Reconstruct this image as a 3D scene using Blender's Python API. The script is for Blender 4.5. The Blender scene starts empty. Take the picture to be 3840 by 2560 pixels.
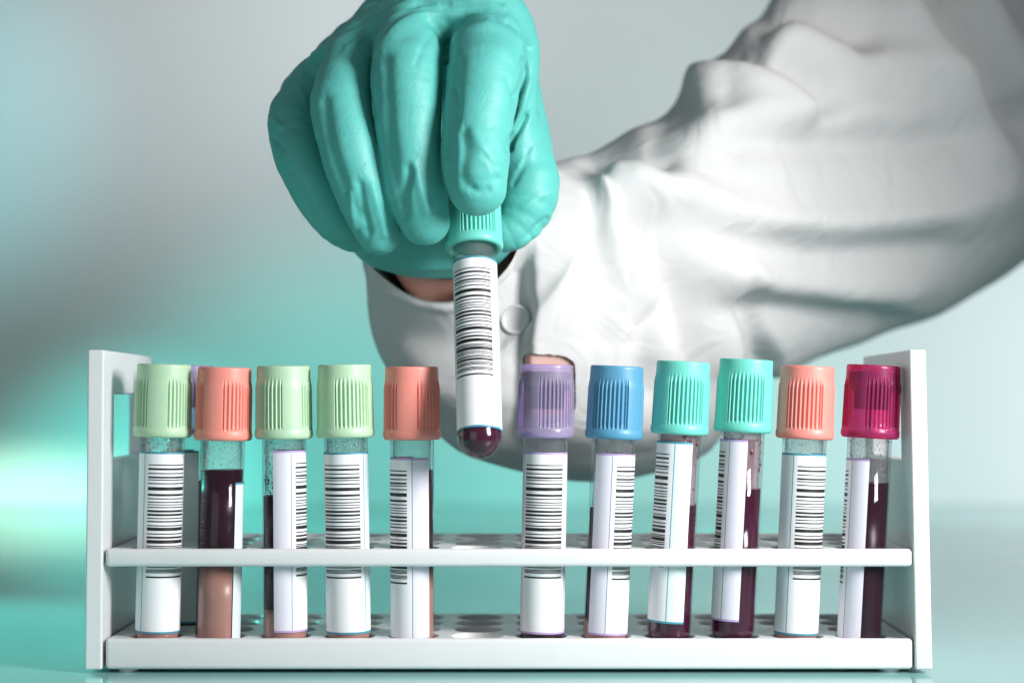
import bpy, bmesh, math, random
import numpy as np
from mathutils import Vector, Matrix

# ---------------------------------------------------------------- constants (everything below in millimetres, scene in metres)
S = 0.001
F = 7095.0            # focal length in pixels of the 3840 px wide frame
CAMD = 550.0          # camera to rack front
CZ = 84.1             # camera height above the table
HY = 1440.0           # pixel row of the horizon
random.seed(4)
rng = np.random.default_rng(7)
sc = bpy.context.scene
COL = sc.collection

def P(px, py, y):
    d = (CAMD + y) / F
    return ((px - 1920) * d, y, CZ + (HY - py) * d)
def PR(r, y):
    return r * (CAMD + y) / F

# ---------------------------------------------------------------- camera
cam = bpy.data.cameras.new("camera")
camo = bpy.data.objects.new("camera", cam); COL.objects.link(camo)
camo.location = (0, -CAMD * S, CZ * S)
camo.rotation_euler = (math.radians(90), 0, 0)
cam.sensor_width = 36
cam.lens = F / 3840 * 36
cam.shift_y = (HY - 1280) / 3840
cam.clip_start = 0.02; cam.clip_end = 20
cam.dof.use_dof = True
cam.dof.focus_distance = (CAMD + 2) * S
cam.dof.aperture_fstop = 8.5
sc.camera = camo
sc.cycles.transparent_max_bounces = 48
sc.cycles.max_bounces = 10
sc.cycles.sample_clamp_indirect = 6

# ---------------------------------------------------------------- world and lamps
w = bpy.data.worlds.new("World"); sc.world = w; w.use_nodes = True
bg = w.node_tree.nodes["Background"]
bg.inputs[0].default_value = (0.86, 0.91, 0.93, 1)
bg.inputs[1].default_value = 0.19
sc.view_settings.view_transform = 'Standard'
sc.view_settings.look = 'None'
sc.view_settings.exposure = 0
sc.view_settings.gamma = 1

def aim(o, target):
    d = Vector(target) * S - o.location
    o.rotation_euler = d.to_track_quat('-Z', 'Y').to_euler()
def area(name, loc, target, sx, sy, power, color, spread=180):
    l = bpy.data.lights.new(name, 'AREA'); l.shape = 'RECTANGLE'
    l.size = sx * S; l.size_y = sy * S; l.energy = power; l.color = color
    o = bpy.data.objects.new(name, l); COL.objects.link(o)
    l.spread = math.radians(spread)
    o.location = Vector(loc) * S; aim(o, target); return o
def spot(name, loc, target, angle, blend, power, color, radius=20, scale=None):
    l = bpy.data.lights.new(name, 'SPOT'); l.spot_size = math.radians(angle); l.spot_blend = blend
    l.energy = power; l.color = color; l.shadow_soft_size = radius * S
    o = bpy.data.objects.new(name, l); COL.objects.link(o)
    o.location = Vector(loc) * S; aim(o, target)
    if scale: o.scale = scale
    return o
WALL_Y = 780.0
def WP(px, py): return P(px, py, WALL_Y)
area("key_softbox", (320, -250, 225), (-10, 20, 90), 120, 190, 0.78, (1.0, 0.99, 0.98), 84)
area("fill_softbox", (-260, -400, 120), (0, 10, 70), 300, 300, 0.20, (0.92, 0.98, 1.0))
#area("top_light", (60, 120, 430), (40, 40, 60), 220, 160, 0.30, (1, 1, 1))
TEAL = (0.12, 1.0, 0.85); MINT = (0.55, 1.0, 0.8); WHITE = (0.93, 1.0, 1.0)
def wallspot(name, px, py, dist, angle, blend, power, color, off=(0, 0), scale=None):
    t = WP(px, py)
    return spot(name, (t[0] + off[0], WALL_Y - dist, t[2] + off[1]), t, angle, blend, power, color, 15, scale)
wallspot("wall_light_top", 2250, 100, 400, 84, 1.0, 3.6, WHITE, (0, 60))
wallspot("wall_light_top_left", 800, 150, 360, 74, 1.0, 2.2, (0.95, 0.98, 1.0), (0, 40))
wallspot("wall_light_right", 3900, 1500, 400, 84, 1.0, 6.8, (0.88, 1.0, 1.0), (120, 30))
wallspot("wall_light_teal", 1350, 1750, 400, 60, 1.0, 3.1, TEAL, (0, 60))
wallspot("wall_light_teal_left", 500, 1900, 340, 44, 1.0, 3.0, TEAL, (0, 70))
wallspot("wall_light_teal_right", 2600, 1950, 400, 56, 1.0, 2.2, TEAL, (0, 90))
wallspot("wall_light_mint", 40, 1885, 360, 30, 1.0, 6.5, (0.6, 1.0, 0.70), (0, 14), (1.6, 0.5, 1))
wallspot("wall_light_edge", -350, 450, 400, 46, 1.0, 2.8, (0.25, 0.95, 1.0), (-60, 0))
spot("table_light_teal", (-360, 330, 240), (-235, 70, 0), 46, 1.0, 11.0, TEAL, 15)

# ---------------------------------------------------------------- materials
def mat(name, base, rough=0.5, **kw):
    m = bpy.data.materials.new(name); m.use_nodes = True
    b = m.node_tree.nodes["Principled BSDF"]
    b.inputs["Base Color"].default_value = (*base, 1)
    b.inputs["Roughness"].default_value = rough
    for k, v in kw.items():
        b.inputs[k.replace('_', ' ')].default_value = v
    return m
def noise_bump(m, scale, strength, dist=0.0003, detail=3, colvar=0.0, stretch=None, roughvar=0.0):
    nt = m.node_tree; b = nt.nodes["Principled BSDF"]
    tc = nt.nodes.new('ShaderNodeTexCoord'); n = nt.nodes.new('ShaderNodeTexNoise')
    n.inputs['Scale'].default_value = scale; n.inputs['Detail'].default_value = detail
    src = tc.outputs['Object']
    if stretch:
        mp = nt.nodes.new('ShaderNodeMapping'); mp.inputs['Scale'].default_value = stretch
        nt.links.new(src, mp.inputs[0]); src = mp.outputs[0]
    nt.links.new(src, n.inputs['Vector'])
    bp = nt.nodes.new('ShaderNodeBump'); bp.inputs['Strength'].default_value = strength
    bp.inputs['Distance'].default_value = dist
    nt.links.new(n.outputs['Fac'], bp.inputs['Height']); nt.links.new(bp.outputs[0], b.inputs['Normal'])
    if colvar:
        n2 = nt.nodes.new('ShaderNodeTexNoise'); n2.inputs['Scale'].default_value = scale * 0.13
        n2.inputs['Detail'].default_value = 5
        nt.links.new(src, n2.inputs['Vector'])
        mx = nt.nodes.new('ShaderNodeMix'); mx.data_type = 'RGBA'
        c = b.inputs['Base Color'].default_value
        mx.inputs[6].default_value = (*[max(0, x * (1 - colvar)) for x in c[:3]], 1)
        mx.inputs[7].default_value = (*[min(1, x * (1 + colvar)) for x in c[:3]], 1)
        nt.links.new(n2.outputs['Fac'], mx.inputs[0]); nt.links.new(mx.outputs[2], b.inputs['Base Color'])
    if roughvar:
        mr = nt.nodes.new('ShaderNodeMapRange'); r = b.inputs['Roughness'].default_value
        mr.inputs['To Min'].default_value = r - roughvar; mr.inputs['To Max'].default_value = r + roughvar
        nt.links.new(n.outputs['Fac'], mr.inputs['Value']); nt.links.new(mr.outputs[0], b.inputs['Roughness'])
    return m
def thin_glass(name, tint=(0.99, 0.995, 0.995), edge=(0.80, 0.84, 0.85), haze=0.0, hc=(0.85, 0.87, 0.87)):
    m = bpy.data.materials.new(name); m.use_nodes = True; nt = m.node_tree; nt.nodes.clear()
    out = nt.nodes.new('ShaderNodeOutputMaterial'); mx = nt.nodes.new('ShaderNodeMixShader')
    tr = nt.nodes.new('ShaderNodeBsdfTransparent'); gl = nt.nodes.new('ShaderNodeBsdfGlossy')
    gl.inputs['Roughness'].default_value = 0.04
    lf = nt.nodes.new('ShaderNodeLayerWeight'); lf.inputs[0].default_value = 0.5
    pw = nt.nodes.new('ShaderNodeMath'); pw.operation = 'POWER'; pw.inputs[1].default_value = 4.5
    fr = nt.nodes.new('ShaderNodeMath'); fr.operation = 'MULTIPLY_ADD'; fr.inputs[1].default_value = 0.7; fr.inputs[2].default_value = 0.035
    nt.links.new(lf.outputs['Facing'], pw.inputs[0]); nt.links.new(pw.outputs[0], fr.inputs[0])
    lw = nt.nodes.new('ShaderNodeLayerWeight'); lw.inputs[0].default_value = 0.22
    cm = nt.nodes.new('ShaderNodeMix'); cm.data_type = 'RGBA'
    cm.inputs[6].default_value = (*tint, 1); cm.inputs[7].default_value = (*edge, 1)
    nt.links.new(lw.outputs['Facing'], cm.inputs[0]); nt.links.new(cm.outputs[2], tr.inputs[0])
    nt.links.new(fr.outputs[0], mx.inputs[0]); nt.links.new(tr.outputs[0], mx.inputs[1]); nt.links.new(gl.outputs[0], mx.inputs[2])
    df = nt.nodes.new('ShaderNodeBsdfDiffuse'); df.inputs[0].default_value = (*hc, 1)
    m2 = nt.nodes.new('ShaderNodeMixShader'); m2.inputs[0].default_value = haze
    nt.links.new(mx.outputs[0], m2.inputs[1]); nt.links.new(df.outputs[0], m2.inputs[2])
    nt.links.new(m2.outputs[0], out.inputs[0]); return m
def clear_cap(name, base, trans, amount):
    m = mat(name, base, 0.3); nt = m.node_tree; b = nt.nodes["Principled BSDF"]; out = nt.nodes["Material Output"]
    b.inputs['Coat Weight'].default_value = 0.3
    tr = nt.nodes.new('ShaderNodeBsdfTransparent'); tr.inputs[0].default_value = (*trans, 1)
    mx = nt.nodes.new('ShaderNodeMixShader'); mx.inputs[0].default_value = amount
    nt.links.new(b.outputs[0], mx.inputs[1]); nt.links.new(tr.outputs[0], mx.inputs[2]); nt.links.new(mx.outputs[0], out.inputs[0])
    return m

M = {}
M['rack'] = noise_bump(mat('white_plastic', (0.76, 0.76, 0.77), 0.34), 900, 0.12, 0.0002, 4, 0.035, (1, 1, 1), 0.05)
M['table'] = noise_bump(mat('tabletop_gloss', (0.32, 0.60, 0.585), 0.07), 60, 0.02, 0.0002)
M['wall'] = noise_bump(mat('backdrop_paper', (0.72, 0.73, 0.74), 0.9), 40, 0.1, 0.0005)
M['glass'] = thin_glass('clear_tube_plastic', haze=0.006)
M['film'] = thin_glass('fogged_inner_film', haze=0.09)
M['drop'] = thin_glass('condensation_water', (0.98, 0.98, 0.98), (0.35, 0.38, 0.40), 0.12)
M['film_pink'] = thin_glass('blood_stained_film', (0.97, 0.90, 0.92), (0.85, 0.7, 0.74), haze=0.3, hc=(0.62, 0.36, 0.42))
M['reddrop'] = mat('blood_drop', (0.16, 0.004, 0.03), 0.15, Coat_Weight=0.6)
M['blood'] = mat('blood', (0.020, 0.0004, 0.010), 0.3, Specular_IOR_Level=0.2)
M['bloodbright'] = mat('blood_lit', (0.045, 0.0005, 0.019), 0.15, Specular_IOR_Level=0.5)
M['gel'] = mat('separator_gel', (0.40, 0.195, 0.165), 0.35, Subsurface_Weight=0.3, Subsurface_Scale=0.002)
M['label'] = noise_bump(mat('paper_label', (0.84, 0.835, 0.86), 0.55), 1500, 0.08, 0.0001)
M['flap_blue'] = mat('paper_flap_cool', (0.70, 0.79, 0.81), 0.5)
M['flap_purple'] = mat('paper_flap_lilac', (0.74, 0.72, 0.82), 0.5)
M['ink'] = mat('black_ink', (0.012, 0.012, 0.012), 0.5)
M['line_blue'] = mat('line_blue', (0.05, 0.28, 0.38), 0.5)
M['line_purple'] = mat('line_purple', (0.46, 0.33, 0.62), 0.5)
M['line_grey'] = mat('line_grey', (0.25, 0.27, 0.38), 0.5)
M['scale'] = mat('scale_print', (0.28, 0.10, 0.16), 0.5)
M['stopper'] = mat('stopper_rubber', (0.02, 0.018, 0.035), 0.6)
def capmat(name, c):
    return noise_bump(mat(name, c, 0.45, Subsurface_Weight=0.12, Subsurface_Scale=0.0015, Coat_Weight=0.05), 700, 0.06, 0.0002, 3, 0.03)
M['green'] = capmat('cap_green', (0.46, 0.66, 0.45))
M['coral'] = capmat('cap_coral', (0.86, 0.29, 0.235))
M['salmon'] = capmat('cap_salmon', (0.86, 0.26, 0.22))
M['teal'] = capmat('cap_teal', (0.15, 0.60, 0.51))
M['blue'] = capmat('cap_blue', (0.085, 0.29, 0.46))
M['purple'] = clear_cap('cap_purple', (0.56, 0.48, 0.70), (0.86, 0.78, 0.95), 0.62)
M['magenta'] = clear_cap('cap_magenta', (0.50, 0.05, 0.19), (0.90, 0.20, 0.44), 0.62)
M['glove'] = noise_bump(mat('nitrile_glove', (0.10, 0.46, 0.42), 0.5, Subsurface_Weight=0.08, Subsurface_Scale=0.002, Specular_IOR_Level=0.45), 1500, 0.26, 0.00025, 2, 0.05)
M['skin'] = noise_bump(mat('skin', (0.62, 0.33, 0.27), 0.5, Subsurface_Weight=0.2, Subsurface_Scale=0.003), 500, 0.2)
M['skin_fair'] = noise_bump(mat('skin_fair', (0.66, 0.42, 0.38), 0.55, Subsurface_Weight=0.2, Subsurface_Scale=0.003), 500, 0.2)
M['coat'] = noise_bump(mat('white_cotton', (0.62, 0.62, 0.625), 0.95, Specular_IOR_Level=0.15), 1600, 0.25, 0.0002, 2)
M['button'] = mat('button', (0.6, 0.6, 0.61), 0.5)

def second_bump(m, scale, strength, dist):
    nt = m.node_tree; b = nt.nodes["Principled BSDF"]
    old = b.inputs['Normal'].links[0].from_node
    n = nt.nodes.new('ShaderNodeTexNoise'); n.inputs['Scale'].default_value = scale; n.inputs['Detail'].default_value = 2; n.inputs['Distortion'].default_value = 1.2
    tc = nt.nodes.new('ShaderNodeTexCoord'); nt.links.new(tc.outputs['Object'], n.inputs['Vector'])
    bp = nt.nodes.new('ShaderNodeBump'); bp.inputs['Strength'].default_value = strength; bp.inputs['Distance'].default_value = dist
    nt.links.new(n.outputs['Fac'], bp.inputs['Height']); nt.links.new(old.outputs[0], bp.inputs['Normal']); nt.links.new(bp.outputs[0], b.inputs['Normal'])
second_bump(M['coat'], 45, 0.4, 0.004)
second_bump(M['glove'], 160, 0.2, 0.0012)
second_bump(M['rack'], 30, 0.05, 0.002)

# ---------------------------------------------------------------- mesh helpers
def link(name, me, m=None, parent=None, smooth=True):
    if isinstance(me, bmesh.types.BMesh):
        b = me; me = bpy.data.meshes.new(name); b.to_mesh(me); b.free()
    o = bpy.data.objects.new(name, me); COL.objects.link(o)
    if m is not None:
        for mm in (m if isinstance(m, (list, tuple)) else [m]): me.materials.append(mm)
    if smooth: me.polygons.foreach_set('use_smooth', [True] * len(me.polygons))
    if parent is not None: o.parent = parent
    return o
def tag(o, label, cat, group=None, kind=None):
    if label: o['label'] = label
    if cat: o['category'] = cat
    if group: o['group'] = group
    if kind: o['kind'] = kind
    return o
def empty(name, loc=(0, 0, 0)):
    o = bpy.data.objects.new(name, None); COL.objects.link(o); o.location = Vector(loc) * S
    o.empty_display_size = 0.01; return o
def mesh_np(name, V, Fc, scale=True):
    me = bpy.data.meshes.new(name)
    V = np.asarray(V, dtype=float) * (S if scale else 1)
    Fc = np.asarray(Fc, dtype=np.int32)
    n = Fc.shape[1]
    me.vertices.add(len(V)); me.vertices.foreach_set('co', V.ravel().astype(np.float32))
    me.loops.add(Fc.size); me.loops.foreach_set('vertex_index', Fc.ravel())
    me.polygons.add(len(Fc)); me.polygons.foreach_set('loop_start', np.arange(0, Fc.size, n, dtype=np.int32))
    me.update(calc_edges=True); me.validate()
    return me
def box(bm, x0, x1, y0, y1, z0, z1, bev=0, seg=2):
    r = bmesh.ops.create_cube(bm, size=1)
    for v in r['verts']:
        v.co = Vector(((x0 + (v.co.x + .5) * (x1 - x0)) * S, (y0 + (v.co.y + .5) * (y1 - y0)) * S, (z0 + (v.co.z + .5) * (z1 - z0)) * S))
    if bev:
        es = list({e for v in r['verts'] for e in v.link_edges})
        bmesh.ops.bevel(bm, geom=es, offset=bev * S, segments=seg, profile=0.5, affect='EDGES')
def lathe_grid(prof, n=64, rfun=None, close_bottom=False):
    """prof: list of (r, z) -> V, F (mm)"""
    th = np.linspace(0, 2 * math.pi, n, endpoint=False)
    V = []
    for (r, z) in prof:
        rr = r if rfun is None else rfun(r, z, th)
        V.append(np.stack([rr * np.cos(th), rr * np.sin(th), np.full(n, z)], 1))
    V = np.concatenate(V); Fc = []
    idx = np.arange(n); nx = (idx + 1) % n
    for k in range(len(prof) - 1):
        a = k * n
        Fc.append(np.stack([a + idx, a + nx, a + n + nx, a + n + idx], 1))
    return V, np.concatenate(Fc)

# ---------------------------------------------------------------- setting: wall and tabletop
bm = bmesh.new(); box(bm, -1500, 1500, WALL_Y, WALL_Y + 12, -700, 1300)
tag(link('wall', bm, M['wall'], smooth=False), None, None, kind='structure')
bm = bmesh.new(); box(bm, -900, 900, -300, WALL_Y - 1, -12, 0, 1.2)
tag(link('tabletop', bm, M['table'], smooth=False), None, None, kind='structure')

# ---------------------------------------------------------------- rack
rack = empty('test_tube_rack', (0, 0, 0))
tag(rack, 'white plastic test tube rack with two shelves standing on the glossy table', 'rack')
RY = 66.0
COLX = [(590 + 240 * i - 1920) * (CAMD + 11) / F for i in range(12)]
ROWY = [11, 26, 41, 56]
HR = 7.25
def plate(bm, x0, x1, y0, y1, z0, z1):
    """perforated plate: a cell of quads round every hole"""
    xs = [x0] + [(COLX[i] + COLX[i + 1]) / 2 for i in range(11)] + [x1]
    ys = [y0] + [(ROWY[i] + ROWY[i + 1]) / 2 for i in range(3)] + [y1]
    N = 40
    for i in range(12):
        for j in range(4):
            cx, cy = COLX[i], ROWY[j]
            xa, xb, ya, yb = xs[i], xs[i + 1], ys[j], ys[j + 1]
            ang = sorted(set([2 * math.pi * k / N for k in range(N)] + [math.atan2(yy - cy, xx - cx) % (2 * math.pi) for xx in (xa, xb) for yy in (ya, yb)]))
            rings = []
            for a in ang:
                c, s = math.cos(a), math.sin(a)
                t = min(((xb - cx) / c if c > 1e-9 else (xa - cx) / c if c < -1e-9 else 1e9), ((yb - cy) / s if s > 1e-9 else (ya - cy) / s if s < -1e-9 else 1e9))
                rings.append([bm.verts.new((p[0] * S, p[1] * S, p[2] * S)) for p in
                    ((cx + t * c, cy + t * s, z1), (cx + (HR + .5) * c, cy + (HR + .5) * s, z1), (cx + HR * c, cy + HR * s, z1 - .5), (cx + HR * c, cy + HR * s, z0), (cx + t * c, cy + t * s, z0))])
            for k in range(len(rings)):
                a, b = rings[k], rings[(k + 1) % len(rings)]
                for q in range(4):
                    bm.faces.new((a[q], a[q + 1], b[q + 1], b[q]))
    box(bm, x0, x1, y1 + 0.01, y1 + 1.5, z0, z1, 0.4)
zb0, zb1 = 1.2, 10.1
zm1 = CZ + (HY - 2058) * CAMD / F; zm0 = CZ + (HY - 2125) * CAMD / F
xl = (391 - 1920) * CAMD / F; xr = (3427 - 1920) * CAMD / F
for nm, z0, z1, bev in (('shelf', zm0, zm1, 1.3), ('base', zb0, zb1, 1.2)):
    bm = bmesh.new()
    box(bm, xl + .15, xr - .15, 0.4, 3.3, z0, z1, bev, 4)
    plate(bm, xl + .3, xr - .3, 3.31, RY - 2.5, z0 + .3, z1 - (0.5 if nm == 'shelf' else 0.5))
    if nm == 'base':
        box(bm, xl + .3, xr - .3, 3.31, RY - 2.5, z0, z0 + .25)
    o = link(nm, bm, M['rack'], rack, smooth=False)
    o.data.polygons.foreach_set('use_smooth', [False] * len(o.data.polygons))
    md = o.modifiers.new('n', 'EDGE_SPLIT'); md.split_angle = math.radians(35)
    o.data.polygons.foreach_set('use_smooth', [True] * len(o.data.polygons))
def panel(xt0, xt1, xb0, xb1, side):
    """side wall of the rack with a handle slot; front edge given by its pixel columns at the top and the bottom"""
    zt = CZ + (HY - 1311) * CAMD / F
    k = CAMD / F
    bm = bmesh.new()
    ys = [0, 15, 60, 73]; zs = [1.2, 61.6, 81, zt]
    fx = lambda z, a, b: (a + (b - a) * (z - 1.2) / (zt - 1.2))
    V = {}
    for s, (pb, pt) in enumerate(((xb0, xt0), (xb1, xt1))):
        for i, y in enumerate(ys):
            for j, z in enumerate(zs):
                x = (fx(z, pb, pt) - 1920) * k
                V[s, i, j] = bm.verts.new((x * S, y * S, (z - (0 if j < 3 else 0.9 * y / 73)) * S))
    for i in range(3):
        for j in range(3):
            if (i, j) == (1, 1): continue
            bm.faces.new((V[0, i, j], V[0, i, j + 1], V[0, i + 1, j + 1], V[0, i + 1, j]))
            bm.faces.new((V[1, i, j], V[1, i + 1, j], V[1, i + 1, j + 1], V[1, i, j + 1]))
    def edge(a, b, flip=False):
        f = (V[0, *a], V[0, *b], V[1, *b], V[1, *a]); bm.faces.new(f)
    for i in range(3):
        edge((i, 0), (i + 1, 0)); edge((i, 3), (i + 1, 3)); edge((0, i), (0, i + 1)); edge((3, i), (3, i + 1))
    edge((1, 1), (2, 1)); edge((1, 2), (2, 2)); edge((1, 1), (1, 2)); edge((2, 1), (2, 2))
    bmesh.ops.recalc_face_normals(bm, faces=bm.faces)
    o = link('side_panel', bm, M['rack'], rack, smooth=False)
    bv = o.modifiers.new('b', 'BEVEL'); bv.width = 0.55 * S; bv.segments = 3; bv.limit_method = 'ANGLE'; bv.angle_limit = math.radians(50)
    return o
panel(329, 389.5, 317, 381, 0)
panel(3411, 3472, 3434, 3498, 1)
for x in (xl + 6, xr - 6):
    for y in (6, 58):
        V, Fc = lathe_grid([(0.01, 0), (3, 0), (3, 1.2), (0.01, 1.2)], 24)
        V = V + np.array([x, y, 0]); link('foot', mesh_np('foot', V, Fc), M['rack'], rack, smooth=False)

# ---------------------------------------------------------------- tubes
RT = 6.5
def cap_mesh(g, clear=False):
    n = 720
    g = math.radians(g)
    def rib(th):
        # three clusters of ribs per turn, smooth panels between them (th=0 faces the viewer after the -90 deg turn)
        t = np.degrees(th - g)
        t = (t + 60) % 120 - 60
        a = np.abs(t)
        groove = 0.5 - 0.5 * np.cos(2 * math.pi * (t / 8.6))
        inside = np.clip((38.7 - a) / 1.0, 0, 1)
        return inside * np.clip(groove * 1.5, 0, 1)
    def rf(r, z, th):
        f = min(1, max(0, (z - 2.9) / 0.7)) * min(1, max(0, (17.6 - z) / 2.2))
        t = np.degrees(th + math.pi / 2)
        return r - 0.62 * f * rib(np.radians(t))
    prof = [(0.01, 0.8), (5.4, 0.8), (5.6, 1.5), (6.7, 1.5), (6.75, 0.3), (7.2, 0.0), (7.9, 0.05), (8.35, 0.35), (8.6, 0.9), (8.62, 1.6), (8.6, 2.2), (8.45, 2.6), (8.4, 2.9), (8.42, 3.3), (8.42, 3.7)]
    prof += [(8.42 - 0.12 * k / 10, 3.7 + 11.4 * k / 10) for k in range(1, 11)]
    prof += [(8.26, 15.5), (8.15, 16.2), (8.0, 17.0), (7.93, 17.7), (7.9, 18.5), (7.88, 20.6), (7.85, 21.2), (7.7, 21.5), (7.4, 21.6), (7.15, 21.45), (7.0, 21.0), (6.9, 20.2), (3.0, 20.0), (0.01, 20.0)]
    V, Fc = lathe_grid(prof, n, rf)
    V[:, 2] += 64.5
    return mesh_np('cap', V, Fc)
BARS = [(245,13),(305,27),(368,13),(425,24),(462,12),(515,14),(590,47),(680,29),(735,13),(785,13),(822,10),(860,13),(915,29),(968,29),
        (1020,13),(1065,18),(1125,13),(1175,46),(1245,13),(1297,26),(1358,48)]
BARS = [((c - 57) / 3.92, wd / 3.92) for c, wd in BARS]
BARS += [(348, 3), (354, 3), (363.5, 11), (375, 3), (382, 3.5), (392, 3), (397, 2.6), (405.5, 8), (416, 2.6), (421, 2.6), (426, 2.6), (436, 2.6), (441, 2.6), (446, 2.6), (463, 5.5)]
BARS = [(c / 12.62, (wd + 0.9) / 12.62) for c, wd in BARS]
def label_mesh(c, top, line, L=53.3):
    """wrap-round label: flap | line | barcode | line | flap; c = bearing of the barcode centre, degrees to the right"""
    us = []   # (angle from, to, zone)
    us += [(-116, -69, 'flap'), (-69, -66.6, 'line'), (-66.6, -56, 'm'), (-56, 54, 'bars'), (54, 66.6, 'm'), (66.6, 69, 'line'), (69, 116, 'flap')]
    vs = [(0, 0.6, 'edge'), ]
    z = 0.6
    for bc, bw in BARS:
        vs.append((z, bc - bw / 2, 'gap')); vs.append((bc - bw / 2, bc + bw / 2, 'bar')); z = bc + bw / 2
    vs.append((z, L - 0.6, 'gap')); vs.append((L - 0.6, L, 'edge'))
    V = []; Fc = []; mi = []
    R = RT + 0.07
    ai = []
    for a0, a1, zn in us:
        k = max(1, int(round((a1 - a0) / 5)))
        for q in range(k): ai.append((a0 + (a1 - a0) * q / k, zn))
    angs = [a for a, _ in ai] + [116]; zones = [zn for _, zn in ai]
    zz = [v[0] for v in vs] + [L]
    for zc in zz:
        for a in angs:
            t = math.radians(c + a)
            V.append((R * math.sin(t), -R * math.cos(t), top - zc))
    na = len(angs)
    for j, (_, _, vz) in enumerate(vs):
        for i, uz in enumerate(zones):
            Fc.append((j * na + i, (j + 1) * na + i, (j + 1) * na + i + 1, j * na + i + 1))
            if vz == 'edge': mi.append(2)
            elif uz == 'line': mi.append(3)
            elif uz == 'bars' and vz == 'bar': mi.append(1)
            elif uz == 'flap': mi.append(4)
            else: mi.append(0)
    me = mesh_np('label', V, Fc)
    me.polygons.foreach_set('material_index', mi)
    return me
def glass_mesh():
    prof = [(0.01, 0.0)]
    for k in range(1, 13):
        a = math.pi / 2 * k / 12
        prof.append((RT * math.sin(a), RT - RT * math.cos(a)))
    prof += [(RT, 20), (RT, 40), (RT, 66.5), (RT - .9, 66.5), (RT - .9, 40), (RT - .9, 20)]
    for k in range(12, -1, -1):
        a = math.pi / 2 * k / 12
        prof.append((max(0.01, (RT - .9) * math.sin(a)), RT - (RT - .9) * math.cos(a)))
    V, Fc = lathe_grid(prof, 72); return mesh_np('glass_wall', V, Fc)
def liquid_mesh(z0, z1, wob=0.0, R=RT - 0.35):
    prof = []
    if z0 < RT:
        for k in range(0, 13):
            a = math.pi / 2 * k / 12
            prof.append((max(0.01, R * math.sin(a)), RT - R * math.cos(a)))
    else: prof.append((0.01, z0)); prof.append((R, z0))
    prof += [(R, (max(z0, RT) + z1) / 2), (R, z1 - 0.05), (R - .15, z1 - 0.2), (R - .9, z1 - 0.55), (0.01, z1 - 0.6)]
    V, Fc = lathe_grid(prof, 64)
    if wob:
        top = V[:, 2] > z1 - 0.8
        V[top, 2] += wob * V[top, 0] / R
    return mesh_np('liquid', V, Fc)
_ico = None
def drops_mesh(z0, z1, n, rmin, rmax, seed):
    global _ico
    if _ico is None:
        b = bmesh.new(); bmesh.ops.create_icosphere(b, subdivisions=1, radius=1)
        b.verts.ensure_lookup_table()
        _ico = (np.array([v.co[:] for v in b.verts]), np.array([[v.index for v in f.verts] for f in b.faces])); b.free()
    r = np.random.default_rng(seed)
    Vs, Fs = [], []
    for i in range(n):
        t = r.uniform(0, 2 * math.pi); z = r.uniform(z0, z1); s = rmin + (rmax - rmin) * r.random() ** 2.5
        v = _ico[0] * s * np.array([1, 0.45, 1 + 0.5 * r.random()])
        ct, st = math.cos(t), math.sin(t); R = RT - 0.75
        x = v[:, 0] * ct - (v[:, 1] + R) * -st * -1 if False else None
        px = -st * (v[:, 1] + R) + ct * v[:, 0]; py = ct * (v[:, 1] + R) + st * v[:, 0]
        Vs.append(np.stack([px, py, v[:, 2] + z], 1)); Fs.append(_ico[1] + len(_ico[0]) * i)
    return mesh_np('droplets', np.concatenate(Vs), np.concatenate(Fs))
GLASS = None
def zpx(py): return (1642 - py) * 0.0791 + 64.5     # local height of a pixel row on a standing tube
def make_tube(label, cap, g, c, line, layers, top=60.3, drops=None, reddrops=None, clear=False, scalemarks=False, hang=False, wob=0.25, L=53.3, group='blood tubes standing in the rack', pink=False):
    global GLASS
    t = empty('blood_tube')
    tag(t, label, 'test tube', group)
    if GLASS is None: GLASS = glass_mesh(); GLASS.materials.append(M['glass'])
    o = link('glass_wall', GLASS, None, t)
    cp = link('cap', cap_mesh(g), M[cap], t)
    if clear:
        V, Fc = lathe_grid([(0.01, 73), (5.2, 73), (5.4, 78.4), (7.0, 78.6), (7.1, 83.6), (6.6, 84.1), (0.01, 84.1)], 48)
        link('stopper', mesh_np('stopper', V, Fc), M['stopper'], cp)
    link('paper_label', label_mesh(c, top, line, L), [M['label'], M['ink'], M['line_' + line], M['line_grey' if line == 'purple' else 'line_blue'], M['flap_' + line]], t)
    for kind, z0, z1 in layers:
        link('blood' if kind.startswith('blood') else 'gel', liquid_mesh(z0, z1, wob if kind.startswith('blood') else 0), M[kind], t)
    zt = max(l_[2] for l_ in layers)
    V, Fc = lathe_grid([(RT - .97, zt), (RT - .97, (zt + 65) / 2), (RT - .97, 65)], 48)
    link('fogged_film', mesh_np('film', V, Fc), M['film_pink' if pink else 'film'], t)
    if drops: link('condensation', drops_mesh(*drops), M['drop'], t)
    if reddrops: link('blood_splash', drops_mesh(*reddrops), M['reddrop'], t)
    if scalemarks:
        V, Fc = [], []
        for k in range(26):
            z = 28 + k * 1.25; a0, a1 = -58, -46 if k % 5 else -40
            for q in range(2):
                a = math.radians(a0 if q == 0 else a1)
                for dz in (0, 0.22): V.append(((RT + .04) * math.sin(a), -(RT + .04) * math.cos(a), z + dz))
            b = k * 4; Fc.append((b, b + 2, b + 3, b + 1))
        link('scale_marks', mesh_np('scale', V, Fc), M['scale'], t)
    return t
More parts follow.
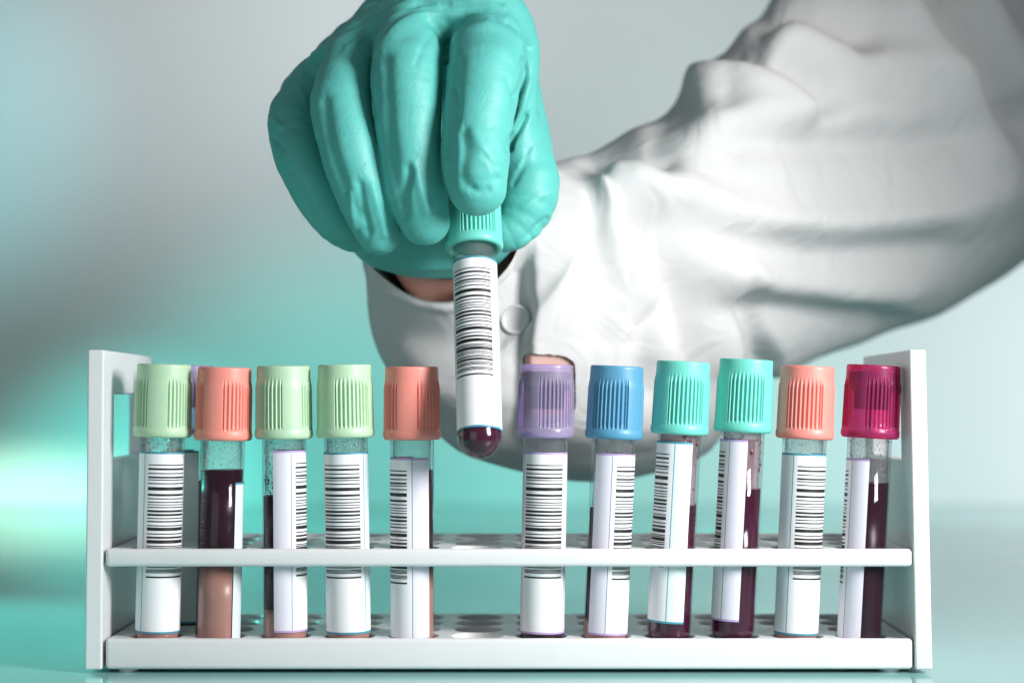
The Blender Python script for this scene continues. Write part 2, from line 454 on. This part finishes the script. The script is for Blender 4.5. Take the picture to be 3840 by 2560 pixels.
def stand(t, lx, ly, bx, y):
    """stand a tube in its hole: cap rim centre at pixel (lx, ly), body at pixel column bx where it enters the base"""
    a = Vector(P(lx, ly, y)); b = Vector(P(bx, 2395, y))
    d = (a - b).normalized()
    q = d.to_track_quat('Z', 'Y')
    # keep the tube's own bearing: build a frame whose -Y faces the viewer
    z = d; x = Vector((1, 0, 0)); x = (x - z * x.dot(z)).normalized(); yv = z.cross(x)
    R = Matrix((x, yv, z)).transposed()
    t.rotation_euler = R.to_euler()
    t.location = (a - z * 64.5) * S
FR = 11.0
B = 'blood'; G = 'gel'
T = [
 # label, cap, g, c, line, layers, kwargs, (lipx, lipy, basex)
 ('pale green capped tube nearest the left side panel, clear droplets under its cap', 'green', -62, 31, 'blue', [(G, 0, 30), (B, 30.01, 54)], dict(drops=(56, 64, 420, .15, .5, 1)), (609, 1638, 590)),
 ('coral capped tube whose front shows dark blood above tan gel', 'coral', 45, 163, 'blue', [(G, 0, zpx(2092)), (B, zpx(2091), zpx(1752))], dict(drops=(57, 64, 260, .1, .3, 2), scalemarks=True, top=52.3), (836, 1650, 817)),
 ('pale green capped tube with red droplets left of its lilac edged label', 'green', -35, 93, 'purple', [(G, 0, zpx(2275)), (B, zpx(2274), zpx(1850))], dict(drops=(50, 64, 600, .12, .4, 3), reddrops=(zpx(1850), zpx(1780), 90, .15, .5, 13), top=61.2), (1065, 1645, 1070)),
 ('pale green capped tube with its whole barcode facing forward, left of a coral one', 'green', 22, -12, 'blue', [(G, 0, 28), (B, 28.01, 53)], dict(drops=(56, 64, 380, .12, .38, 4)), (1296, 1640, 1308)),
 ('coral capped tube left of the empty slot, barcode on its left half', 'coral', 52, -65, 'purple', [(G, 0, zpx(2100)), (B, zpx(2099), zpx(1757))], dict(top=59.3, drops=(57, 64, 60, .08, .2, 5)), (1545, 1648, 1548)),
 ('see-through lilac capped tube standing right of the empty slot, barcode facing forward', 'purple', 22, -2, 'purple', [(B, 0, 50)], dict(clear=True, drops=(60, 64, 25, .1, .2, 6)), (2046, 1640, 2032)),
 ('blue capped tube with a blank label flap in front and barcode on the right', 'blue', -15, 64, 'purple', [(G, 0, zpx(2320)), (B, zpx(2319), zpx(1898))], dict(drops=(59, 64, 50, .1, .3, 7), reddrops=(60.5, 62, 25, .1, .3, 17)), (2302, 1645, 2268)),
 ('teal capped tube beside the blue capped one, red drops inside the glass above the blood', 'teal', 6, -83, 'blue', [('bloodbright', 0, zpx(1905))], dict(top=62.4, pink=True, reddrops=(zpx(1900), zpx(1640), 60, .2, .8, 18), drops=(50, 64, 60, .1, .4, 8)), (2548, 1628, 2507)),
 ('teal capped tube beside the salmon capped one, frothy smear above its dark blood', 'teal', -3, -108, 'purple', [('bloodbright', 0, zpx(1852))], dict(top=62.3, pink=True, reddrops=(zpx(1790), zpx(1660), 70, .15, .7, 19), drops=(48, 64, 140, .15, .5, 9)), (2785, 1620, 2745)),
 ('salmon capped tube with blue edged label, third from the right side panel', 'salmon', -12, 33, 'blue', [(G, 0, 27), (B, 27.01, 52)], dict(drops=(57, 64, 220, .1, .3, 10)), (3017, 1645, 2983)),
 ('see-through magenta capped tube next to the right side panel, nearly black blood on its right', 'magenta', 16, -124, 'purple', [(B, 0, zpx(1807))], dict(clear=True, top=58.3, drops=(50, 64, 900, .1, .32, 11), reddrops=(zpx(1760), zpx(1700), 40, .1, .4, 21)), (3262, 1642, 3222)),
]
T[9] = ('salmon capped tube with blue edged label, beside the see-through magenta capped one',) + T[9][1:]
for lab, cap, g, c, line, layers, kw, pos in T:
    t = make_tube(lab, cap, g, c, line, layers, **kw)
    stand(t, pos[0], pos[1], pos[2], FR)
# the tube of the last row, half hidden between the first two
t = make_tube('back row tube half hidden between the leftmost green capped tube and the coral one', 'purple', 0, -74, 'blue', [(B, 0, 50)], clear=True, top=59.6)
stand(t, 704, 1622, 697, 41.0); t.location.z = 3.9 * S

# the tube held by the hand
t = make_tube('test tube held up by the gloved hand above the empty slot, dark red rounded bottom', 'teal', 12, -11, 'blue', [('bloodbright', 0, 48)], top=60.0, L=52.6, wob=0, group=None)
a = Vector(P(1779, 935, 12.0)); b = Vector(P(1799, 1636, -7.0))
z = (a - b).normalized(); x = Vector((1, 0, 0)); x = (x - z * x.dot(z)).normalized(); yv = z.cross(x)
t.rotation_euler = Matrix((x, yv, z)).transposed().to_euler()
t.location = (b - z * 6.5) * S
if 'group' in t: del t['group']

# ---------------------------------------------------------------- implicit surface tools for the hand
def sdf_chain(X, Y, Z, pts, k=0.0):
    d = None
    for (ax, ay, az, ar), (bx, by, bz, br) in zip(pts[:-1], pts[1:]):
        ux, uy, uz = bx - ax, by - ay, bz - az
        L2 = ux * ux + uy * uy + uz * uz + 1e-9
        t = np.clip(((X - ax) * ux + (Y - ay) * uy + (Z - az) * uz) / L2, 0, 1)
        t2 = t
        dd = np.sqrt((X - ax - t * ux) ** 2 + (Y - ay - t * uy) ** 2 + (Z - az - t * uz) ** 2) - (ar + (br - ar) * t2)
        d = dd if d is None else np.minimum(d, dd)
    return d
def smin(a, b, k):
    h = np.clip(0.5 + 0.5 * (b - a) / k, 0, 1)
    return b + (a - b) * h - k * h * (1 - h)
def smax(a, b, k): return -smin(-a, -b, k)
def sdf_ell(X, Y, Z, c, r, rot=0.0, rot2=0.0):
    x, y, z = X - c[0], Y - c[1], Z - c[2]
    cr, sr = math.cos(rot), math.sin(rot)
    x, z = x * cr + z * sr, -x * sr + z * cr
    if rot2:
        cr, sr = math.cos(rot2), math.sin(rot2)
        y, z = y * cr + z * sr, -y * sr + z * cr
    k0 = np.sqrt((x / r[0]) ** 2 + (y / r[1]) ** 2 + (z / r[2]) ** 2) + 1e-9
    k1 = np.sqrt((x / r[0] ** 2) ** 2 + (y / r[1] ** 2) ** 2 + (z / r[2] ** 2) ** 2) + 1e-9
    return k0 * (k0 - 1) / k1
def surface_nets(Fd, org, h):
    nx, ny, nz = Fd.shape
    neg = Fd < 0
    c = np.zeros((nx - 1, ny - 1, nz - 1), dtype=np.int8)
    for i in (0, 1):
        for j in (0, 1):
            for k in (0, 1):
                c += neg[i:nx - 1 + i, j:ny - 1 + j, k:nz - 1 + k]
    act = (c > 0) & (c < 8)
    I = np.argwhere(act)
    idx = -np.ones(act.shape, dtype=np.int64); idx[act] = np.arange(len(I))
    acc = np.zeros((len(I), 3)); cnt = np.zeros(len(I))
    corners = [(i, j, k) for i in (0, 1) for j in (0, 1) for k in (0, 1)]
    val = {cc: Fd[I[:, 0] + cc[0], I[:, 1] + cc[1], I[:, 2] + cc[2]].astype(float) for cc in corners}
    for a in corners:
        for ax in range(3):
            if a[ax] == 0:
                b = list(a); b[ax] = 1; b = tuple(b)
                va, vb = val[a], val[b]; m = (va < 0) != (vb < 0)
                t = np.where(m, va / np.where(m, va - vb, 1), 0)
                p = np.array(a, dtype=float)[None] + np.zeros((len(I), 3)); p[:, ax] += t
                acc[m] += p[m]; cnt[m] += 1
    V = np.array(org) + (I + acc / cnt[:, None]) * h
    Q = []
    for ax in range(3):
        o1, o2 = [(1, 2), (2, 0), (0, 1)][ax]
        sl0 = [slice(0, n) for n in (nx, ny, nz)]; sl1 = list(sl0)
        sl0[ax] = slice(0, (nx, ny, nz)[ax] - 1); sl1[ax] = slice(1, (nx, ny, nz)[ax])
        s0 = neg[tuple(sl0)]; s1 = neg[tuple(sl1)]
        E = np.argwhere(s0 != s1)
        ok = (E[:, o1] > 0) & (E[:, o2] > 0) & (E[:, o1] < (nx, ny, nz)[o1] - 1) & (E[:, o2] < (nx, ny, nz)[o2] - 1)
        E = E[ok]
        d1 = np.zeros(3, int); d1[o1] = 1; d2 = np.zeros(3, int); d2[o2] = 1
        q = np.stack([idx[tuple((E - d1 - d2).T)], idx[tuple((E - d2).T)], idx[tuple(E.T)], idx[tuple((E - d1).T)]], 1)
        fl = ~s0[tuple(E.T)]
        q[fl] = q[fl][:, ::-1]
        Q.append(q)
    return V, np.concatenate(Q)
def grid(lo, hi, h):
    ax = [np.arange(lo[i], hi[i], h, dtype=np.float32) for i in range(3)]
    return np.meshgrid(*ax, indexing='ij')
def poly_dist(px, py, pts):
    """signed distance to a polyline in the frontal view, sign = side"""
    best = np.full(px.shape, 1e9); sg = np.ones(px.shape)
    for (ax, ay), (bx, by) in zip(pts[:-1], pts[1:]):
        ux, uy = bx - ax, by - ay; L2 = ux * ux + uy * uy
        t = np.clip(((px - ax) * ux + (py - ay) * uy) / L2, 0, 1)
        dx, dy = px - ax - t * ux, py - ay - t * uy
        d = np.hypot(dx, dy); m = d < best
        best[m] = d[m]; sg[m] = np.sign(ux * dy - uy * dx)[m]
    return best, sg
def smooth_poly(pts, n=8):
    P_ = [pts[0]] + list(pts) + [pts[-1]]; out = []
    for i in range(1, len(P_) - 2):
        p0, p1, p2, p3 = [np.array(P_[k], float) for k in (i - 1, i, i + 1, i + 2)]
        for q in range(n):
            t = q / n
            out.append(tuple(0.5 * ((2 * p1) + (-p0 + p2) * t + (2 * p0 - 5 * p1 + 4 * p2 - p3) * t * t + (-p0 + 3 * p1 - 3 * p2 + p3) * t ** 3)))
    out.append(tuple(pts[-1])); return out
def strokes(V, N, SL, facing=True):
    """push the surface out (or in) along soft creases; V, N in mm"""
    d = (CAMD + V[:, 1]) / F
    px = V[:, 0] / d + 1920; py = HY - (V[:, 2] - CZ) / d
    D = np.zeros(len(V))
    fw = np.clip(-N[:, 1] * 2.0 + 0.35, 0, 1) if facing else 1
    for pts, amp, wl, wr in SL:
        sp = smooth_poly(pts)
        xs = [p[0] for p in sp]; ys = [p[1] for p in sp]; mg = 3 * max(wl, wr)
        m = (px > min(xs) - mg) & (px < max(xs) + mg) & (py > min(ys) - mg) & (py < max(ys) + mg)
        dd, sg = poly_dist(px[m], py[m], sp)
        wd = np.where(sg < 0, wl, wr)
        D[m] += amp * np.exp(-(dd / wd) ** 2)
    return V + N * (D * fw)[:, None]
def vnormals(me):
    n = np.empty(len(me.vertices) * 3, dtype=np.float32); me.vertex_normals.foreach_get('vector', n); return n.reshape(-1, 3).astype(float)

# ---------------------------------------------------------------- person: gloved hand, wrist, sleeve
person = empty('person', (60, 120, 0))
person.location = (0, 0, 0)
tag(person, 'person reaching in with a teal gloved hand and white coat sleeve, holding a test tube', 'person')

H = 0.5
X, Y, Z = grid(P(960, 1110, 40)[0:1] + (-26,) + (P(0, 1110, 40)[2],), (P(2160, 0, 60)[0], 105, CZ + 140), H)
def ch(*pts):
    pts = [np.array(p, float) for p in pts]; pp = [pts[0]] + pts + [pts[-1]]; out = []
    for i in range(1, len(pp) - 2):
        a, b, c, d = pp[i - 1], pp[i], pp[i + 1], pp[i + 2]
        for q in range(3):
            t = q / 3; out.append(0.5 * (2 * b + (c - a) * t + (2 * a - 5 * b + 4 * c - d) * t * t + (3 * b - a - 3 * c + d) * t ** 3))
    out.append(pts[-1])
    return [(*P(x, y, d), PR(r, d)) for x, y, d, r in out]
# fingers: (px, py, depth, radius px)
idx_f = sdf_chain(X, Y, Z, ch((1850, 70, 34, 120), (1826, 232, 7, 146), (1807, 350, 0, 140), (1787, 500, -4, 130), (1782, 610, -6, 130), (1790, 700, -6, 112)), 4)
mid_f = sdf_chain(X, Y, Z, ch((1600, 20, 38, 120), (1530, 205, 10, 132), (1527, 350, 3, 134), (1535, 520, 2, 120), (1560, 700, 3, 117), (1592, 825, 6, 97)), 4)
rin_f = sdf_chain(X, Y, Z, ch((1420, 120, 38, 110), (1290, 330, 12, 112), (1288, 450, 7, 116), (1318, 590, 5, 112), (1370, 740, 7, 108), (1422, 872, 12, 84)), 4)
pin_f = sdf_chain(X, Y, Z, ch((1240, 270, 46, 90), (1100, 420, 27, 88), (1112, 560, 20, 92), (1182, 700, 20, 98), (1262, 825, 23, 82), (1322, 885, 28, 60)), 4)
thumb = sdf_chain(X, Y, Z, ch((1880, 180, 48, 120), (1920, 400, 40, 118), (1962, 600, 34, 118), (1982, 730, 30, 116), (1925, 850, 28, 85), (1830, 880, 27, 66)), 8)
back = sdf_chain(X, Y, Z, ch((1300, 250, 56, 130), (1560, 130, 58, 190), (1800, 150, 56, 180)), 10)
memb = sdf_chain(X, Y, Z, ch((1130, 350, 44, 80), (1300, 225, 32, 95), (1480, 100, 24, 105), (1650, 45, 19, 105), (1820, 35, 19, 110), (1905, 120, 24, 105), (1930, 260, 30, 85)), 4)
back2 = sdf_chain(X, Y, Z, ch((1640, 60, 62, 210), (1690, 300, 66, 260), (1690, 560, 66, 290), (1650, 800, 60, 235)), 10)
heel = sdf_ell(X, Y, Z, P(1640, 860, 52), (PR(318, 52), 22, PR(176, 52)), 0.05)
side = sdf_chain(X, Y, Z, ch((1250, 420, 54, 130), (1320, 650, 56, 130), (1450, 820, 56, 140)), 8)
web = sdf_chain(X, Y, Z, ch((1940, 200, 26, 66), (1955, 380, 26, 60), (1940, 560, 28, 60)), 6)
f12 = smin(idx_f, mid_f, 0.7); f34 = smin(rin_f, pin_f, 0.9); fing = smin(f12, f34, 0.7)
body = smin(smin(back, back2, 12), smin(heel, side, 10), 12)
body = smin(body, memb, 6); body = smin(body, thumb, 6); body = smin(body, web, 5)
sd = smin(body, fing, 3.0)
# glove is cut open at the wrist (below and behind)
wp = np.array(P(1640, 1036, 52)); wn = np.array([-0.10, 0.35, -1.0]); wn /= np.linalg.norm(wn)
cut = (X - wp[0]) * wn[0] + (Y - wp[1]) * wn[1] + (Z - wp[2]) * wn[2]
sd = smax(sd, cut, 1.0)
V, Q = surface_nets(sd, (X[0, 0, 0], Y[0, 0, 0], Z[0, 0, 0]), H)
del X, Y, Z
me = mesh_np('glove', V, Q)
N = vnormals(me)
GS = [
 ([(1445, 230), (1450, 380), (1462, 560), (1490, 740)], -1.1, 26, 22), ([(1215, 380), (1232, 520), (1280, 680), (1335, 800)], -1.1, 24, 20),
 ([(1712, 240), (1700, 380), (1682, 520), (1690, 660)], -1.0, 26, 22),  # creases and stretched folds of the glove: points, height mm, width on either side px
 ([(1420, 180), (1500, 95), (1600, 60), (1720, 52), (1830, 70)], 1.2, 10, 26),
 ([(1190, 215), (1330, 130), (1440, 60), (1540, 10)], 1.5, 12, 26),
 ([(1300, 190), (1400, 125), (1500, 62), (1640, 25)], 1.0, 9, 20),
 ([(1130, 270), (1210, 190), (1330, 90)], 1.0, 9, 18),
 ([(1600, 75), (1650, 110), (1668, 170), (1672, 230)], -1.5, 9, 14),
 ([(1690, 150), (1740, 115), (1830, 95), (1900, 110), (1955, 160)], 0.9, 9, 16),
 ([(1905, 85), (1960, 130), (1985, 180)], -1.2, 8, 10),
 ([(1962, 225), (1972, 270), (1955, 330), (1935, 365)], -1.4, 8, 11),
 ([(1975, 440), (1950, 480), (1920, 530), (1912, 560)], -1.8, 8, 13),
 ([(1985, 300), (1960, 400), (1925, 490)], 1.0, 10, 14),
 ([(1738, 500), (1742, 570), (1732, 650), (1748, 700)], -0.9, 26, 15),
 ([(1775, 500), (1812, 560), (1858, 640)], 0.7, 20, 22),
 ([(1815, 585), (1848, 625), (1862, 670)], -0.6, 13, 12),
 ([(1772, 708), (1800, 722), (1828, 714)], -0.8, 14, 12),
 ([(1745, 170), (1820, 150), (1900, 172)], -0.07, 10, 10), ([(1740, 215), (1820, 195), (1905, 215)], -0.07, 9, 9),
 ([(1735, 260), (1820, 240), (1900, 262)], -0.07, 9, 9), ([(1455, 160), (1530, 140), (1610, 158)], -0.07, 10, 10),
 ([(1540, 640), (1520, 720), (1520, 800)], -1.4, 14, 22),
 ([(1555, 620), (1575, 700), (1600, 790)], 0.9, 14, 16),
 ([(1350, 690), (1365, 780), (1385, 870)], -1.2, 13, 20),
 ([(1310, 730), (1318, 790), (1330, 850)], 0.8, 10, 12),
 ([(1395, 700), (1420, 790), (1445, 880)], 0.8, 12, 14),
 ([(1400, 958), (1540, 962), (1690, 975)], -1.0, 10, 14),
 ([(1400, 985), (1540, 1000), (1700, 1002)], 0.9, 8, 12),
 ([(1985, 880), (2010, 850), (2050, 820)], -0.8, 8, 10),
 ([(1930, 930), (1990, 890), (2040, 870)], 0.8, 8, 10),
 ([(1030, 520), (1060, 560)], -1.0, 10, 12), ([(1020, 440), (1050, 470)], 0.8, 10, 12),
 ([(1700, 330), (1720, 380), (1715, 450)], -0.45, 12, 12), ([(1905, 300), (1930, 380), (1925, 440)], -0.5, 11, 12),
 ([(1440, 215), (1530, 190), (1620, 212)], -0.07, 9, 9), ([(1450, 255), (1530, 235), (1612, 262)], -0.07, 9, 9),
 ([(1225, 330), (1290, 300), (1350, 318)], -0.07, 9, 10), ([(1215, 375), (1280, 345), (1352, 362)], -0.07, 9, 9),
 ([(1060, 455), (1100, 430), (1145, 440)], -0.4, 9, 9), ([(1040, 500), (1085, 480), (1130, 486)], -0.3, 9, 9),
 ([(1440, 560), (1520, 585), (1610, 572)], -0.07, 10, 10), ([(1450, 595), (1530, 615), (1612, 600)], -0.07, 9, 9),
 ([(1240, 620), (1310, 650), (1390, 640)], -0.07, 10, 10), ([(1700, 470), (1790, 485), (1880, 468)], -0.07, 10, 10),
 ([(1650, 110), (1600, 150), (1560, 240)], -0.35, 10, 10), ([(1400, 230), (1412, 330), (1408, 430)], -0.5, 11, 14),
 ([(1945, 620), (2000, 560), (2040, 500)], 0.5, 10, 12), ([(1925, 690), (1960, 620), (1985, 560)], -0.6, 9, 12),
 ([(1960, 780), (2020, 740), (2070, 720)], 0.35, 10, 12), ([(1890, 30), (1930, 110), (1960, 220)], 0.6, 10, 12),
 ([(1700, 15), (1800, 8), (1880, 35)], 0.6, 10, 12), ([(1350, 170), (1450, 95), (1560, 35)], -0.6, 10, 10),
 ([(1120, 320), (1160, 420), (1180, 520)], 0.3, 10, 10), ([(1090, 640), (1140, 700), (1180, 790)], -0.5, 11, 12),
 ([(1660, 260), (1655, 360), (1645, 430)], -0.5, 8, 8),
]
V = strokes(V, N, [(p_, a_ * 0.85, l_ * 1.1, r_ * 1.1) for p_, a_, l_, r_ in GS])
# slack, slightly uneven rubber
ph = V / 9.0
V = V + N * (0.22 * np.sin(ph[:, 0] * 2.1 + 1.3 * np.sin(ph[:, 2] * 1.7)) * np.sin(ph[:, 2] * 1.9 + ph[:, 1]) )[:, None]
me.vertices.foreach_set('co', (V * S).ravel().astype(np.float32)); me.update()
gl = link('glove', me, M['glove'], person)

gl['label'] = 'teal nitrile glove on the gripping hand'
md = gl.modifiers.new('s', 'SMOOTH'); md.factor = 0.5; md.iterations = 2

# skin of the wrist and forearm, one continuous form running back into the sleeve
ck = [ (1660, 700, 52, 190), (1680, 850, 58, 262), (1745, 960, 80, 262), (1850, 1090, 90, 270), (2060, 1330, 84, 250), (2500, 1150, 180, 310)]
pts = np.array([[*P(x, y, d), PR(r, d)] for x, y, d, r in ck])
rings = []
fine = []
for i in range(len(pts) - 1):
    for q in range(10): fine.append(pts[i] + (pts[i + 1] - pts[i]) * q / 10)
fine.append(pts[-1]); fine = np.array(fine)
for _ in range(6): fine[1:-1] = (fine[:-2] + fine[1:-1] * 2 + fine[2:]) / 4
n = 64; V = []; Fc = []
for i, p in enumerate(fine):
    d = fine[min(i + 1, len(fine) - 1)][:3] - fine[max(i - 1, 0)][:3]; d /= np.linalg.norm(d)
    u = np.cross(d, [0, 1, 0]); u /= np.linalg.norm(u); v = np.cross(d, u)
    for k in range(n):
        a = 2 * math.pi * k / n
        V.append(p[:3] + p[3] * (u * math.cos(a) + 0.72 * v * math.sin(a)))
for i in range(len(fine) - 1):
    for k in range(n): Fc.append((i * n + k, i * n + (k + 1) % n, (i + 1) * n + (k + 1) % n, (i + 1) * n + k))
link('wrist', mesh_np('wrist', V, Fc), M['skin'], person)

# coat sleeve: loft of rings given by their two silhouette points, depth and thickness
R_ = [ # A(px,py) B(px,py) depth, v(px,px,mm)
 ((1820, 670), (1460, 1070), 58, (240, 175, -12)),
 ((2070, 640), (1440, 1200), 66, (230, 200, -18)),
 ((2150, 650), (1450, 1400), 76, (190, 190, -30)),
 ((2235, 575), (1640, 1640), 92, (120, 150, -44)),
 ((2360, 480), (1950, 1765), 110, (70, 90, -56)),
 ((2490, 400), (2350, 1790), 130, (20, 40, -64)),
 ((2620, 235), (2640, 1700), 150, (0, 10, -70)),
 ((2800, 95), (2830, 1480), 172, (0, 0, -74)),
 ((2900, -40), (3060, 1350), 200, (0, 0, -76)),
 ((3100, -200), (3380, 1240), 240, (0, 0, -80)),
 ((3400, -380), (3800, 1010), 290, (0, 0, -84)),
 ((3800, -560), (4200, 640), 350, (0, 0, -84)),
 ((4300, -700), (4600, 100), 420, (0, 0, -84)),
]
ctrl = []
for A, Bp, dep, v in R_:
    a = np.array(P(*A, dep)); b = np.array(P(*Bp, dep)); c = (a + b) / 2
    k = (CAMD + dep) / F
    vv = np.array([v[0] * k, v[2], -v[1] * k])
    ctrl.append(np.concatenate([c, (b - a) / 2, vv]))
ctrl = np.array(ctrl)
def cr(ctrl, t):
    i = min(int(t), len(ctrl) - 2); f = t - i
    p0, p1, p2, p3 = ctrl[max(i - 1, 0)], ctrl[i], ctrl[i + 1], ctrl[min(i + 2, len(ctrl) - 1)]
    return 0.5 * ((2 * p1) + (-p0 + p2) * f + (2 * p0 - 5 * p1 + 4 * p2 - p3) * f * f + (-p0 + 3 * p1 - 3 * p2 + p3) * f ** 3)
ns, nt = 420, 520
th = np.linspace(0, 2 * math.pi, nt, endpoint=False)
def supere(th, e=0.92):
    c, s = np.cos(th), np.sin(th)
    return np.sign(c) * np.abs(c) ** e, np.sign(s) * np.abs(s) ** e
cc, ss = supere(th)
rows = []
# inner turned-back hem first
c0 = ctrl[0].copy(); nvec = np.cross(c0[3:6], c0[6:9]); nvec /= np.linalg.norm(nvec)
if nvec[1] < 0: nvec = -nvec
for q, (sc_, off) in enumerate([(0.93, 45), (0.94, 30), (0.95, 15), (0.955, 5), (0.962, 1.2), (0.972, 0.1), (0.985, -0.3)]):
    rows.append(c0[:3] + nvec * off + sc_ * (c0[3:6][None] * cc[:, None] + c0[6:9][None] * ss[:, None]))
nin = len(rows)
for i in range(ns):
    t = (len(ctrl) - 1) * i / (ns - 1)
    p = cr(ctrl, t)
    rows.append(p[:3] + p[3:6][None] * cc[:, None] + p[6:9][None] * ss[:, None])
V = np.concatenate(rows); nr = len(rows)
k = np.arange(nt); Fc = []
for i in range(nr - 1):
    Fc.append(np.stack([i * nt + k, i * nt + (k + 1) % nt, (i + 1) * nt + (k + 1) % nt, (i + 1) * nt + k], 1))
Fc = np.concatenate(Fc)
me = mesh_np('coat_sleeve', V, Fc); N = vnormals(me)
# make the normals point out
out = V.copy()
cen = np.concatenate([np.repeat(r.mean(0)[None], nt, 0) for r in rows])
if np.mean(np.sum((V - cen) * N, 1)) < 0: N = -N
SS = [
 ([(2440, 1180), (2410, 1280), (2395, 1450)], -4, 60, 40), ([(2240, 900), (2262, 1080), (2250, 1250)], -2, 60, 60),
 ([(2330, 690), (2500, 715), (2720, 810), (3060, 850), (3500, 800), (3750, 700)], 8, 70, 90),
 ([(2560, 810), (2800, 900), (3150, 930), (3500, 910)], -7, 60, 80),
 ([(2350, 810), (2440, 940), (2530, 1110), (2600, 1300), (2640, 1480)], -11, 95, 24),
 ([(2300, 860), (2420, 1080), (2480, 1300)], 3, 60, 60),
 ([(2230, 590), (2330, 550), (2430, 545), (2490, 610)], -6, 50, 50),
 ([(2480, 400), (2600, 360), (2720, 350)], -6, 50, 70),
 ([(2640, 190), (2800, 190), (2950, 240), (3040, 310), (3100, 390)], -9, 50, 45),
 ([(2620, 280), (2780, 275), (2920, 310), (3000, 400)], 6, 50, 60),
 ([(2860, 60), (2990, 20), (3100, 60), (3230, 150)], -9, 60, 50),
 ([(2960, 150), (3120, 200), (3300, 230), (3600, 280)], 6, 60, 70),
 ([(2800, 520), (3100, 535), (3450, 530), (3650, 500)], -6, 60, 60),
 ([(2700, 430), (3000, 440), (3400, 430)], 4, 70, 70),
 ([(2840, 1120), (2870, 1220), (2900, 1380)], -9, 22, 120),
 ([(2840, 1140), (3050, 1160), (3300, 1180)], -7, 26, 90),
 ([(2780, 1050), (2800, 1200), (2790, 1380)], 6, 50, 40),
 ([(2700, 1000), (3000, 1060), (3400, 1090)], 5, 70, 60),
 ([(3500, -60), (3620, 130), (3740, 300), (3860, 470)], -16, 45, 60),
 ([(3640, -40), (3750, 150), (3850, 300)], 10, 45, 45),
 ([(3400, 0), (3500, 160), (3620, 340), (3720, 560)], 8, 90, 60),
 ([(1380, 1010), (1430, 1090), (1540, 1150), (1700, 1175), (1850, 1165)], 1.2, 18, 10),
 ([(1480, 1230), (1650, 1300), (1850, 1290)], -1.5, 60, 60),
 ([(1600, 1480), (1750, 1550), (1900, 1560)], 2.0, 60, 60),
 ([(2080, 1600), (2250, 1620), (2500, 1600)], 3, 70, 60),
]
V2 = strokes(V, N, [(p_, a_ * 0.95, l_ * 1.15, r_ * 1.15) for p_, a_, l_, r_ in SS])
# step where the left flap of the cuff lies under the right one
d = (CAMD + V[:, 1]) / F; px = V[:, 0] / d + 1920; py = HY - (V[:, 2] - CZ) / d
edge = 1990 - 0.03 * (py - 1030)
fr = (N[:, 1] < 0.1) & (np.arange(len(V)) >= nin * nt)
wy = np.clip((py - 900) / 120, 0, 1) * np.clip((1700 - py) / 120, 0, 1)
low = 1 / (1 + np.exp((px - edge) / 5.0)) * np.exp(-np.clip(edge - px, 0, None) / 420) * wy * fr
V2 = V2 - N * (7.0 * low)[:, None]
# cloth wobble
q = V / 30.0
wob = np.sin(q[:, 0] * 1.7 + 2 * np.sin(q[:, 2] * 1.1)) * np.sin(q[:, 2] * 1.3 + q[:, 1]) + 0.5 * np.sin(q[:, 0] * 3.7 + q[:, 2] * 2.9)
sidx = np.clip((np.arange(len(V)) // nt - nin) / 40.0, 0, 1)
V2 = V2 + N * (0.8 * wob * sidx)[:, None]
# opening of the placket
fc = V2[Fc].mean(1); dd = (CAMD + fc[:, 1]) / F; fx = fc[:, 0] / dd + 1920; fy = HY - (fc[:, 2] - CZ) / dd
hole = (fx > 1972) & (fx < 2148) & (fy > 1332 + (fx - 1972) * 0.10 + np.clip(fx - 2110, 0, None) * 0.5) & (fy < 1545) & (N[Fc[:, 0], 1] < 0.1) & (Fc[:, 0] >= nin * nt)
Fc2 = Fc[~hole]
me2 = mesh_np('coat_sleeve', V2, Fc2)
sl = link('coat_sleeve', me2, M['coat'], person)
sl['label'] = 'white cotton lab coat sleeve with buttoned cuff'
bpy.data.meshes.remove(me)
md = sl.modifiers.new('s', 'SMOOTH'); md.factor = 0.5; md.iterations = 36
# skin seen through the open placket
me3 = mesh_np('forearm_skin', V2 - N * 1.6, Fc[hole | ((fx > 1940) & (fx < 2215) & (fy > 1290) & (fy < 1580) & (N[Fc[:, 0], 1] < 0.1) & (Fc[:, 0] >= nin * nt))])
bmx = bmesh.new(); bmx.from_mesh(me3); bmesh.ops.delete(bmx, geom=[v for v in bmx.verts if not v.link_faces], context='VERTS'); bmx.to_mesh(me3); bmx.free()
link('forearm_skin', me3, M['skin_fair'], person)
# cuff button
V, Fc = lathe_grid([(0.01, 0), (3.6, 0), (4.6, 0.3), (5.0, 1.0), (4.9, 1.7), (4.4, 2.0), (3.8, 1.7), (3.4, 1.3), (0.01, 1.2)], 40)
b = link('button', mesh_np('button', V, Fc), M['button'], sl)
sel = np.argmin(np.hypot(px - 1922, py - 1186) + 1e4 * (N[:, 1] > -0.1) + 1e4 * (np.arange(len(V2)) < nin * nt))
n_ = Vector(N[sel]).normalized()
b.location = (Vector(V2[sel]) + n_ * -0.6) * S
b.rotation_euler = n_.to_track_quat('Z', 'Y').to_euler()
